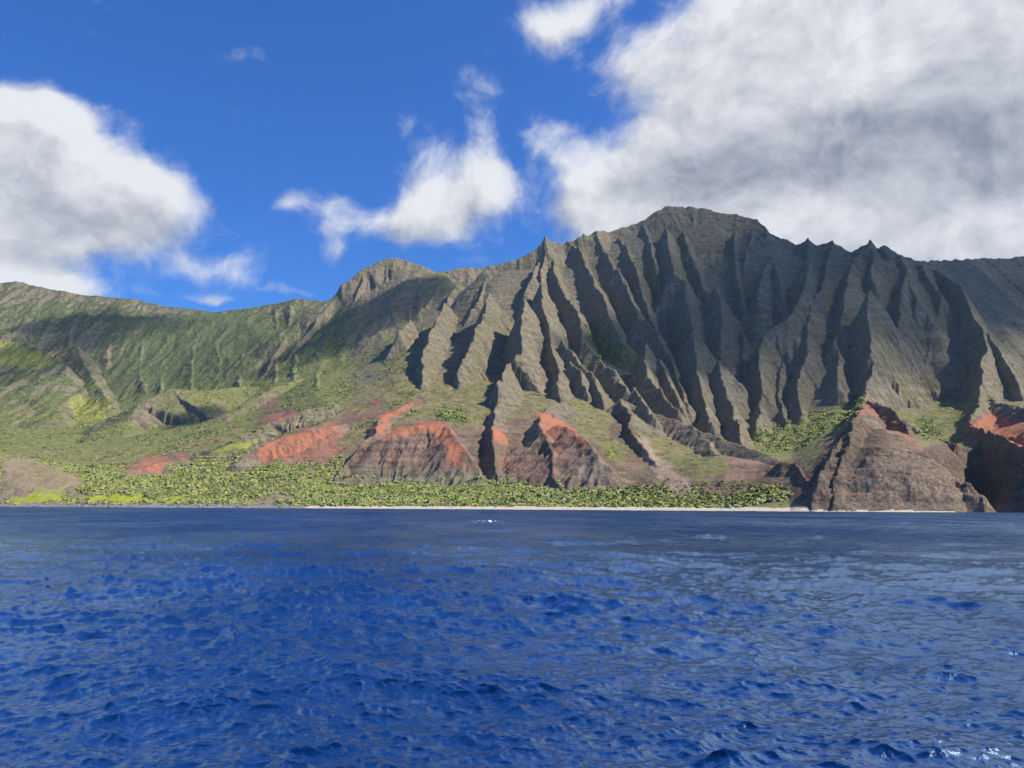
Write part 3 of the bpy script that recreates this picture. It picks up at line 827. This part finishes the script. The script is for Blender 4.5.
# ------------------------------------------------------------------ sea
def ocean_tile(Lm, N, wind, wdir, spread, lmin, lmax, hs, seed):
    rg = np.random.default_rng(seed)
    k1 = np.fft.fftfreq(N, Lm / N) * 2 * np.pi
    kx, ky = np.meshgrid(k1, k1)
    k = np.hypot(kx, ky); k[0, 0] = 1
    lp = wind ** 2 / 9.81
    ph = np.exp(-1 / (k * lp) ** 2) / k ** 4
    cosd = (kx * math.cos(wdir) + ky * math.sin(wdir)) / k
    ph = ph * (0.12 + np.abs(cosd) ** spread) * np.where(cosd < 0, 0.25, 1)
    lam = 2 * np.pi / k
    ph[(lam < lmin) | (lam > lmax)] = 0; ph[0, 0] = 0
    a = (rg.normal(size=(N, N)) + 1j * rg.normal(size=(N, N))) * np.sqrt(ph)
    h = np.fft.ifft2(a).real
    sc = hs / 4 / h.std()
    dx = np.fft.ifft2(1j * kx / k * a).real; dy = np.fft.ifft2(1j * ky / k * a).real
    return (h * sc).astype(np.float32), (dx * sc).astype(np.float32), (dy * sc).astype(np.float32), Lm, N


def sample(tile, x, y):
    L, N = tile[3], tile[4]
    gx = (x / L * N); gy = (y / L * N)
    ix = np.floor(gx).astype(np.int64); iy = np.floor(gy).astype(np.int64)
    fx = (gx - ix).astype(np.float32); fy_ = (gy - iy).astype(np.float32)
    x0, x1, y0, y1 = ix % N, (ix + 1) % N, iy % N, (iy + 1) % N
    return [(t[y0, x0] * (1 - fx) + t[y0, x1] * fx) * (1 - fy_) + (t[y1, x0] * (1 - fx) + t[y1, x1] * fx) * fy_ for t in tile[:3]]


def build_sea():
    rr = [1.5]
    while rr[-1] < 1600:
        r_ = rr[-1]
        rr.append(r_ + min(max(r_ * r_ * 0.45 / (F * CAM_H), 0.035 if r_ > 7 else 0.2), 1.3 + r_ * 0.0022))
    rr += list(np.geomspace(rr[-1] * 1.05, 9000, 14))
    rr = np.array(rr, np.float32)
    fine = np.linspace(-40, 40, 1150)
    az = np.radians(np.concatenate([np.linspace(-180, -40, 180, endpoint=False), fine, np.linspace(40, 180, 181)[1:]])).astype(np.float32)
    nr, nc = len(rr), len(az)
    RR = np.repeat(rr[:, None], nc, 1)
    X = RR * np.sin(az)[None]; Yv = RR * np.cos(az)[None]
    wd = R(262)
    T1 = ocean_tile(173.0, 1024, 5.0, wd, 3.0, 4.5, 60, 0.48, 1)
    T4 = ocean_tile(71.0, 1024, 3.2, wd - 0.25, 3.5, 1.3, 6, 0.25, 7)
    T2 = ocean_tile(29.3, 1024, 3.0, wd + 0.3, 2.0, 0.18, 1.25, 0.125, 2)
    T3 = ocean_tile(9.7, 512, 3.0, wd - 0.4, 1.5, 0.07, 0.26, 0.019, 3)
    H = np.zeros_like(X); DX = np.zeros_like(X); DY = np.zeros_like(X)
    for T, f0, f1 in ((T1, 900, 3000), (T4, 260, 900), (T2, 60, 190), (T3, 14, 45)):
        w = 1 - sstep(f0, f1, RR) * 0.95
        c, s_ = math.cos(0.37), math.sin(0.37)
        h, dx, dy = sample(T, X * c - Yv * s_ if T is T2 else X, X * s_ + Yv * c if T is T2 else Yv)
        H += w * h; DX += w * dx; DY += w * dy
    gust = fbm(X / 60, Yv / 25, 3, 2)
    H = H * (1 + 0.25 * gust)
    # foam along the shore and one small breaking crest
    lz = np.interp(np.clip(X / np.maximum(Yv, 1), -1.2, 1.2).ravel(), UC, [YR[np.argmax(Z[:, j] > 0)] for j in range(NC)]).reshape(X.shape)
    dshore = lz - Yv
    foam = sstep(9, 1, np.abs(dshore + 1) + 6 * fbm(X / 14, Yv / 9, 3, 4)) * (Yv > 500) * (0.6 + 0.9 * sstep(-0.1, 0.3, fbm(X / 60, Yv / 60, 2, 6)))
    p = at(484, 523.5, 1.0); v = p - CAMP; k = CAMP[2] / -v[2]; wx, wy = v[0] * k, v[1] * k
    e = ((X - wx) / 6.0) ** 2 + ((Yv - wy) / 7.0) ** 2
    H += 0.75 * np.exp(-e * 1.5)
    foam = np.maximum(foam, np.exp(-e * 2) * sstep(0.0, 0.5, fbm(X / 1.3, Yv / 3, 3, 1)) * 1.4)
    V = np.stack([X + 0.9 * DX, Yv + 0.9 * DY, H], -1).reshape(-1, 3)

    m, t, b = new_mat('sea_water')
    t.n.remove(b)
    out = t.n['Material Output']
    geo = t.new('ShaderNodeNewGeometry'); P = geo.outputs['Position']
    dl = t.vmath('LENGTH', P).node.outputs['Value']
    nb = t.noise(P, 0.03, 3)
    deep = t.mix(nb, (0.0004, 0.0130, 0.062), (0.0009, 0.0200, 0.088))
    st = t.vmath('MULTIPLY', P, (1.0, 1.7, 1.0))
    n1 = t.noise(st, 1.5, 5, 0.62, 0.6)
    n2 = t.noise(st, 7.0, 4, 0.62, 0.4)
    n3 = t.noise(st, 0.45, 3, 0.6, 0.4)
    h = t.math('ADD', t.math('MULTIPLY', n1, 0.09), t.math('MULTIPLY', n2, 0.034))
    h = t.math('ADD', h, t.math('MULTIPLY', n3, t.ramp(dl, 45, 220, False, 0.0, 1.1)))
    bump = t.new('ShaderNodeBump'); bump.inputs['Strength'].default_value = 0.48; bump.inputs['Distance'].default_value = 1.0
    t.l.new(h, bump.inputs['Height'])
    body = t.new('ShaderNodeBsdfDiffuse'); t.l.new(deep, body.inputs['Color'])
    upn = t.new('ShaderNodeCombineXYZ'); upn.inputs[2].default_value = 1.0
    t.l.new(upn.outputs[0], body.inputs['Normal'])
    gl = t.new('ShaderNodeBsdfGlossy'); gl.inputs['Color'].default_value = (0.62, 0.82, 1.0, 1)
    t.l.new(t.ramp(dl, 12, 200, False, 0.15, 0.2), gl.inputs['Roughness'])
    t.l.new(bump.outputs[0], gl.inputs['Normal'])
    fr = t.new('ShaderNodeFresnel'); fr.inputs['IOR'].default_value = 1.333
    t.l.new(bump.outputs[0], fr.inputs['Normal'])
    # unresolved ripples cut the mirror share at grazing angles; wind streaks roughen some patches more than others
    streak = t.noise(t.vmath('MULTIPLY', P, (0.020, 0.011, 0.0)), 1.0, 4, 0.65, 0.3)
    fac = t.math('MULTIPLY', fr.outputs[0], t.ramp(streak, 0.34, 0.66, True, 0.36, 0.78))
    fac = t.math('MULTIPLY', fac, t.ramp(dl, 50, 300, False, 1.0, 0.72))
    mx = t.new('ShaderNodeMixShader')
    t.l.new(fac, mx.inputs[0]); t.l.new(body.outputs[0], mx.inputs[1]); t.l.new(gl.outputs[0], mx.inputs[2])
    fm = t.ramp(t.math('ADD', t.attr('foam'), t.math('MULTIPLY', t.math('SUBTRACT', t.noise(P, 0.8, 4, 0.7), 0.5), 0.8)), 0.35, 0.7)
    fo = t.new('ShaderNodeBsdfDiffuse'); fo.inputs['Color'].default_value = (0.75, 0.78, 0.8, 1)
    mx2 = t.new('ShaderNodeMixShader')
    t.l.new(fm, mx2.inputs[0]); t.l.new(mx.outputs[0], mx2.inputs[1]); t.l.new(fo.outputs[0], mx2.inputs[2])
    t.l.new(mx2.outputs[0], out.inputs['Surface'])
    o = mesh_np('sea', V, grid_quads(nr, nc)[:, ::-1], m, {'foam': foam.ravel().astype(np.float32)})
    tag(o, 'deep blue choppy sea filling the foreground up to the beach', 'sea', kind='structure')
    return o


build_sea()


# ------------------------------------------------------------------ vegetation
def leaf_material():
    m, t, b = new_mat('foliage')
    geo = t.new('ShaderNodeNewGeometry')
    c = t.attr('tint', True)
    n = t.noise(geo.outputs['Position'], 0.9, 3, 0.6)
    c = t.mix(t.ramp(n, 0.35, 0.7), c, t.mix(1.0, c, (1.35, 1.3, 1.15), 'MULTIPLY'))
    t.l.new(c, b.inputs['Base Color'])
    nn_ = t.vmath('NORMALIZE', t.vmath('ADD', geo.outputs['Normal'], (0.0, 0.0, 1.5)))
    t.l.new(nn_, b.inputs['Normal'])
    b.inputs['Roughness'].default_value = 0.8
    b.inputs['Specular IOR Level'].default_value = 0.15
    return m


LEAF = leaf_material()
BARK, _t, _b = new_mat('bark')
_n = _t.noise(_t.new('ShaderNodeNewGeometry').outputs['Position'], 3.0, 4)
_t.l.new(_t.mix(_n, (0.07, 0.055, 0.04), (0.19, 0.16, 0.12)), _b.inputs['Base Color'])
_b.inputs['Roughness'].default_value = 0.9


def leaf_quads(cent, rad, n, size, rg, flat=0.75):
    """n leaf-clump faces spread through an ellipsoid, facing roughly outward"""
    d = rg.normal(size=(n, 3)); d /= np.linalg.norm(d, axis=1)[:, None]
    d[:, 2] = np.where(d[:, 2] < -0.35, -d[:, 2] * 0.6, d[:, 2])
    r = rg.uniform(0.45, 1.0, n) ** 0.6
    p = d * r[:, None] * rad * np.array([1, 1, flat]) + cent
    nrm = d + rg.normal(size=(n, 3)) * 0.40 + np.array([0.1, 0, 0.55]); nrm /= np.linalg.norm(nrm, axis=1)[:, None]
    a = np.cross(nrm, rg.normal(size=(n, 3))); a /= np.linalg.norm(a, axis=1)[:, None]
    b = np.cross(nrm, a)
    sz = (size * rg.uniform(0.6, 1.3, n))[:, None]
    return np.stack([p - a * sz - b * sz * .7, p + a * sz - b * sz * .6, p + a * sz * .8 + b * sz * .8, p - a * sz * .7 + b * sz * .7], 1)


def land_height(x, y):
    """height of the land surface at a point (bilinear on the terrain grid)"""
    x = np.asarray(x, float); y = np.asarray(y, float)
    i = np.clip(np.searchsorted(YR, y) - 1, 0, NR - 2); ty = (y - YR[i]) / (YR[i + 1] - YR[i])
    u = x / y
    j = np.clip(np.searchsorted(UC, u) - 1, 0, NC - 2); tx = (u - UC[j]) / (UC[j + 1] - UC[j])
    return (Z[i, j] * (1 - tx) + Z[i, j + 1] * tx) * (1 - ty) + (Z[i + 1, j] * (1 - tx) + Z[i + 1, j + 1] * tx) * ty


def cell(x, y):
    return np.clip(np.searchsorted(YR, y), 0, NR - 1), np.clip(np.searchsorted(UC, x / y), 0, NC - 1)


PAL = np.array([(0.26, 0.27, 0.115), (0.205, 0.24, 0.07), (0.125, 0.155, 0.053), (0.30, 0.32, 0.075), (0.22, 0.205, 0.105)])


def scatter(name, label, n, ylo, yhi, ulo, uhi, accept, rad, nq, pal, seed, cat='scrub', flat=0.32):
    rg = np.random.default_rng(seed)
    y = ylo + (yhi - ylo) * rg.random(n) ; u = rg.uniform(ulo, uhi, n); x = u * y
    i, j = cell(x, y)
    ok = accept(i, j, rg, x, y)
    x, y, i, j = x[ok], y[ok], i[ok], j[ok]
    z = land_height(x, y)
    k = len(x)
    r = rg.uniform(rad[0], rad[1], k) * (0.75 + 0.5 * rg.random(k) ** 2)
    nf = fbm(x / 60, y / 60, 3, 5) + rg.normal(size=k) * 0.09
    w = np.clip((nf + 0.55) / 1.1, 0, 0.999)
    col = PAL[np.array(pal)[(w * len(pal)).astype(int)]] * rg.uniform(0.86, 1.14, (k, 1))
    q = leaf_quads(np.zeros(3), 1.0, k * nq, 0.42, rg, flat).reshape(k, nq, 4, 3)
    V = q * r[:, None, None, None] + np.stack([x, y, z + r * 0.05], -1)[:, None, None, :]
    cc = np.repeat(col, nq * 4, 0)
    V = V.reshape(-1, 3)
    o = mesh_np(name, V, np.arange(len(V)).reshape(-1, 4), LEAF, {'tint': cc}, False)
    return tag(o, label, cat, kind='stuff')


SLP = slope
coastq = (PY > np.where(PX > 575, 485, np.where(PX > 345, 472, 455))) & (PX < 815) & (Z > 4.5) & (PY > 455) & (slope < 0.75) & (PX < 835) & (red < 0.35) & (tan < 0.4) & (yellow < 0.4) & (sand + cobble < 0.5) & (YY < 1600)
scatter('coastal_scrub', 'low grey-green and bright green scrub covering the flat behind the beach', 70000, 950, 1560, -0.72, 0.43,
        lambda i, j, rg, x, y: coastq[i, j] & (fbm(x / 45, y / 45, 3, 1) > -0.7), (1.8, 4.6), 11, [1, 0, 3, 0, 3, 1], 21)
valq = (slope < 0.9) & (red < 0.3) & (tan < 0.4) & (PX < 420)
scatter('valley_scrub', 'dense green scrub on the floor of the valley at the left', 30000, 1500, 3100, -0.74, -0.1,
        lambda i, j, rg, x, y: valq[i, j] & (fbm(x / 110, y / 110, 4, 2) > 0.12 + 0.05 * (y < 1900)), (2.0, 5.0), 10, [2, 1, 1, 4], 22)
hillq = (slope < 1.0) & (red < 0.25) & (tan < 0.3) & (PY < 470)
scatter('hill_scrub', 'scattered dark shrubs dotting the grassy foothills below the cliffs', 9000, 1300, 2150, -0.3, 0.7,
        lambda i, j, rg, x, y: hillq[i, j] & (fbm(x / 70, y / 70, 3, 3) > 0.12), (1.2, 3.0), 10, [2, 1, 4, 4], 23)
hol = (patch([(585, 326), (602, 326), (620, 345), (640, 352), (625, 372), (605, 362), (590, 350)], 1700, 2700) +
       patch([(745, 438), (780, 424), (830, 406), (862, 394), (866, 402), (836, 426), (806, 446), (770, 452)], 1150, 2150) +
       patch([(915, 416), (930, 422), (940, 434), (925, 436)], 1000, 1900) +
       patch([(436, 410), (462, 405), (470, 418), (460, 428), (440, 420)], 1400, 1900)) > 0.4
scatter('gully_thicket', 'bright green thicket filling the hollows at the foot of the dark cliffs', 60000, 1100, 2700, -0.12, 0.62,
        lambda i, j, rg, x, y: hol[i, j] & (fbm(x / 40, y / 40, 3, 4) > -0.12), (2.0, 5.5), 12, [1, 2, 1, 3], 24)


def tree_meshes():
    vs = []
    for v in range(6):
        rg = np.random.default_rng(100 + v)
        h = (6.5, 8.0, 9.5, 7.0, 8.5, 10.0)[v]
        lobes = []
        for k in range(rg.integers(5, 8)):
            a = rg.uniform(0, 6.28); rr_ = rg.uniform(0.4, 2.1)
            lobes.append((np.array([math.cos(a) * rr_, math.sin(a) * rr_, h * rg.uniform(0.5, 0.8)]), rg.uniform(1.3, 2.2)))
        lobes.append((np.array([0, 0, h * 0.78]), 2.0))
        q = np.concatenate([leaf_quads(c, r, 34, 0.50, rg, 0.72) for c, r in lobes])
        col = PAL[(3, 1, 0, 3, 1, 2)[v]] * np.array([1, 1, 1])
        lt = np.concatenate([np.full(34 * 4, rg.uniform(0.8, 1.25)) for _ in lobes])
        V = q.reshape(-1, 3)
        o = mesh_np('crown', V, np.arange(len(V)).reshape(-1, 4), LEAF, {'tint': col[None] * lt[:, None]}, False)
        # tapered trunk with limbs
        tv, tf = [], []
        def limb(p0, p1, r0, r1):
            p0, p1 = np.array(p0, float), np.array(p1, float)
            ax = p1 - p0; ax /= np.linalg.norm(ax)
            s1 = np.cross(ax, (0.3, 1, 0.1)); s1 /= np.linalg.norm(s1); s2 = np.cross(ax, s1)
            b = len(tv)
            for p, r in ((p0, r0), ((p0 + p1) / 2 + s1 * 0.12, (r0 + r1) / 2), (p1, r1)):
                for k in range(6):
                    tv.append(p + r * (math.cos(k * math.pi / 3) * s1 + math.sin(k * math.pi / 3) * s2))
            for ring in range(2):
                for k in range(6):
                    tf.append([b + ring * 6 + k, b + ring * 6 + (k + 1) % 6, b + ring * 6 + 6 + (k + 1) % 6, b + ring * 6 + 6 + k])
        limb((0, 0, -0.6), (0.15, 0.1, h * 0.5), 0.28, 0.17)
        for c, r in lobes[:4]:
            limb((0.12, 0.08, h * 0.38), c, 0.13, 0.05)
        to = mesh_np('trunk', np.array(tv), np.array(tf), BARK)
        vs.append((o, to))
    return vs


TV = tree_meshes()
TREE_LABEL = {0: 'yellow-green rounded tree in the thicket behind the beach', 1: 'mid-green leafy tree in the thicket behind the beach', 2: 'pale grey-green tree among scrub behind the beach',
              3: 'yellow-green rounded tree in the thicket behind the beach', 4: 'mid-green leafy tree in the thicket behind the beach', 5: 'dark green tree standing in the beach thicket'}
used_v = set()


def place_tree(x, y, v, sc, label=None, group=None, name='beach_tree'):
    e = bpy.data.objects.new(name, None); COL.objects.link(e)
    e.empty_display_size = 1
    e.location = (x, y, float(land_height(x, y)))
    e.rotation_euler = (0, 0, random.uniform(0, 6.28))
    e.scale = (sc * random.uniform(0.9, 1.2), sc * random.uniform(0.9, 1.2), sc)
    for src in TV[v]:
        c = src if (v not in used_v) else src.copy()
        if v in used_v: COL.objects.link(c)
        c.parent = e
    used_v.add(v)
    tag(e, label or TREE_LABEL[v], 'tree', group)
    return e


SHORE = np.array([YR[np.argmax(Z[:, j] > 0.3)] for j in range(NC)])
def shore(u):
    return float(np.interp(u, UC, SHORE))


def ground_at(px, py, y0=900, y1=2600):
    """first land point seen along the ray through a picture point"""
    v = ray(px, py)
    ts = np.arange(y0, y1, 2.0)
    P = CAMP[None] + v[None] * (ts / v[1])[:, None]
    hgt = land_height(P[:, 0], P[:, 1])
    k = np.argmax(hgt >= P[:, 2])
    return P[k, 0], P[k, 1]


cnt = 0
TREES = []
while cnt < 290:
    px_ = random.choice([random.uniform(270, 640), random.uniform(560, 812), random.uniform(640, 812)])
    u = (px_ - 512) / F / 0.987
    sh = shore(u)
    depth = random.random() ** 1.1
    y = sh + (26 if px_ > 430 else 40) + depth * (110 if px_ > 600 else 150)
    x = u * y
    i, j = cell(x, y)
    if slope[i, j] > 0.6 or PY[i, j] < 483 or PX[i, j] > 812 or Z[i, j] < 3.2 or any((x - a) ** 2 + (y - b) ** 2 < 22 for a, b in TREES): continue
    TREES.append((x, y))
    v = random.choice([0, 1, 3, 4, 5, 1, 0, 2]) if px_ > 560 else random.choice([2, 1, 0, 2, 4, 5])
    sc = random.uniform(0.55, 0.95) * (1.0 if px_ > 590 else 0.75)
    place_tree(x, y, v, sc, group='trees behind the beach')
    cnt += 1
x, y = ground_at(92, 474); place_tree(x, y, 5, 1.9, 'big dark green tree at the foot of the dry grass bluff on the left', name='broad_tree')
x, y = ground_at(609, 455); place_tree(x, y, 3, 1.15, 'lone yellow-green tree on the grassy slope right of the red buttress', name='lone_tree')

# ------------------------------------------------------------------ boulders along the left shore
BM, _t, _b = new_mat('boulder_rock')
_P = _t.new('ShaderNodeTexCoord').outputs['Object']
_t.l.new(_t.mix(_t.ramp(_t.noise(_P, 1.6, 5, 0.65), 0.35, 0.65), (0.085, 0.075, 0.068), (0.32, 0.285, 0.25)), _b.inputs['Base Color'])
_b.inputs['Roughness'].default_value = 0.9


def boulder_mesh(seed):
    import bmesh
    bm = bmesh.new(); bmesh.ops.create_icosphere(bm, subdivisions=3, radius=1)
    rg = np.random.default_rng(seed)
    cuts = rg.normal(size=(9, 3)); cuts /= np.linalg.norm(cuts, axis=1)[:, None]; dd = rg.uniform(0.6, 0.95, 9)
    for v in bm.verts:
        p = np.array(v.co)
        for c, d in zip(cuts, dd):
            o = p @ c - d
            if o > 0: p = p - c * o * 0.9
        p *= 1 + 0.05 * rg.normal()
        v.co = p * np.array([1.25, 1.0, 0.72])
    me = bpy.data.meshes.new('boulder'); bm.to_mesh(me); bm.free()
    me.materials.append(BM)
    return me


BMS = [boulder_mesh(k) for k in range(5)]
n = 0
while n < 150:
    px_ = random.uniform(-25, 300) if random.random() < .8 else random.uniform(70, 200)
    u = (px_ - 512) / F / 0.987
    y = shore(u) + random.uniform(-3, 26); x = u * y
    o = bpy.data.objects.new('boulder', BMS[n % 5]); COL.objects.link(o)
    sc = random.uniform(0.7, 1.5) + (random.random() ** 5) * 1.4
    o.scale = (sc, sc * random.uniform(.8, 1.2), sc * random.uniform(.8, 1.2))
    o.rotation_euler = (random.uniform(-.3, .3), random.uniform(-.3, .3), random.uniform(0, 6.28))
    o.location = (x, y, float(land_height(x, y)) + 0.2 * sc)
    tag(o, 'grey boulder on the cobble shore below the green scrub at the left', 'boulder', 'boulders along the left shore')
    n += 1

# ------------------------------------------------------------------ haze
def haze_box(density):
    x0, x1, y0, y1, z0, z1 = -9500, 9500, -9500, 9500, -60, 1480
    V = [(x, y, z) for z in (z0, z1) for y in (y0, y1) for x in (x0, x1)]
    Fq = [[0, 2, 3, 1], [4, 5, 7, 6], [0, 1, 5, 4], [2, 6, 7, 3], [0, 4, 6, 2], [1, 3, 7, 5]]
    m = bpy.data.materials.new('haze_air'); m.use_nodes = True
    nt = m.node_tree; nt.nodes.clear()
    out = nt.nodes.new('ShaderNodeOutputMaterial'); pv = nt.nodes.new('ShaderNodeVolumePrincipled')
    pv.inputs['Color'].default_value = (0.72, 0.85, 1.0, 1)
    pv.inputs['Density'].default_value = density
    pv.inputs['Anisotropy'].default_value = 0.2
    nt.links.new(pv.outputs[0], out.inputs['Volume'])
    o = mesh_np('haze', np.array(V), np.array(Fq), m, smooth=False)
    tag(o, 'thin pale blue air haze softening the far cliffs and valley', 'haze', kind='stuff')


haze_box(1.5e-5)


# ------------------------------------------------------------------ unseen clouds, added beyond the frame to shade parts of the cliffs and valley
def shade_cloud(target, alt, size, density, seed, label):
    """an added cloud on the line from the place it shades to the sun"""
    from mathutils import noise as mn
    import bmesh
    k = (alt - target[2]) / sd.z
    c = Vector(target) + sd * k
    bm = bmesh.new(); bmesh.ops.create_icosphere(bm, subdivisions=5, radius=1)
    for v in bm.verts:
        p = v.co.normalized()
        d = 1 + 0.55 * mn.noise(p * 1.6 + Vector((seed, 0, 0))) + 0.28 * mn.noise(p * 3.7 + Vector((0, seed, 0))) + 0.13 * mn.noise(p * 8.0 + Vector((0, 0, seed)))
        q = p * d
        if q.z < -0.25: q.z = -0.25 + (q.z + 0.25) * 0.25
        v.co = Vector((q.x * size[0], q.y * size[1], q.z * size[2]))
    me = bpy.data.meshes.new('cloud'); bm.to_mesh(me); bm.free()
    m = bpy.data.materials.new('cloud_vapour'); m.use_nodes = True
    nt = m.node_tree; nt.nodes.clear()
    out = nt.nodes.new('ShaderNodeOutputMaterial'); pv = nt.nodes.new('ShaderNodeVolumePrincipled')
    pv.inputs['Color'].default_value = (1, 1, 1, 1); pv.inputs['Density'].default_value = density; pv.inputs['Anisotropy'].default_value = 0.3
    nt.links.new(pv.outputs[0], out.inputs['Volume'])
    me.materials.append(m)
    o = bpy.data.objects.new('cloud', me); COL.objects.link(o); o.location = c
    tag(o, label, 'cloud', kind='stuff')


shade_cloud(at(840, 272, 2550), 3300, (820, 620, 260), 0.0052, 3.1, 'unseen cloud added beyond the frame to shade the fluted mountain')
shade_cloud(at(1000, 305, 2900), 3500, (460, 480, 220), 0.0055, 6.3, 'unseen cloud added to shade the right end of the cliffs')
shade_cloud(at(203, 417, 2260), 3100, (62, 95, 60), 0.02, 2.2, 'tiny unseen cloud added to shade a spot on the grassy mound')
shade_cloud(at(405, 312, 3080), 3500, (300, 330, 160), 0.0060, 8.4, 'small unseen cloud added to shade the face of the domed peak')
shade_cloud(at(105, 322, 3950), 3700, (330, 300, 160), 0.0060, 5.7, 'small unseen cloud added to shade the valley headwall')
shade_cloud(at(20, 380, 3300), 3600, (260, 380, 150), 0.0045, 1.9, 'thin unseen cloud added to shade the left side of the valley')
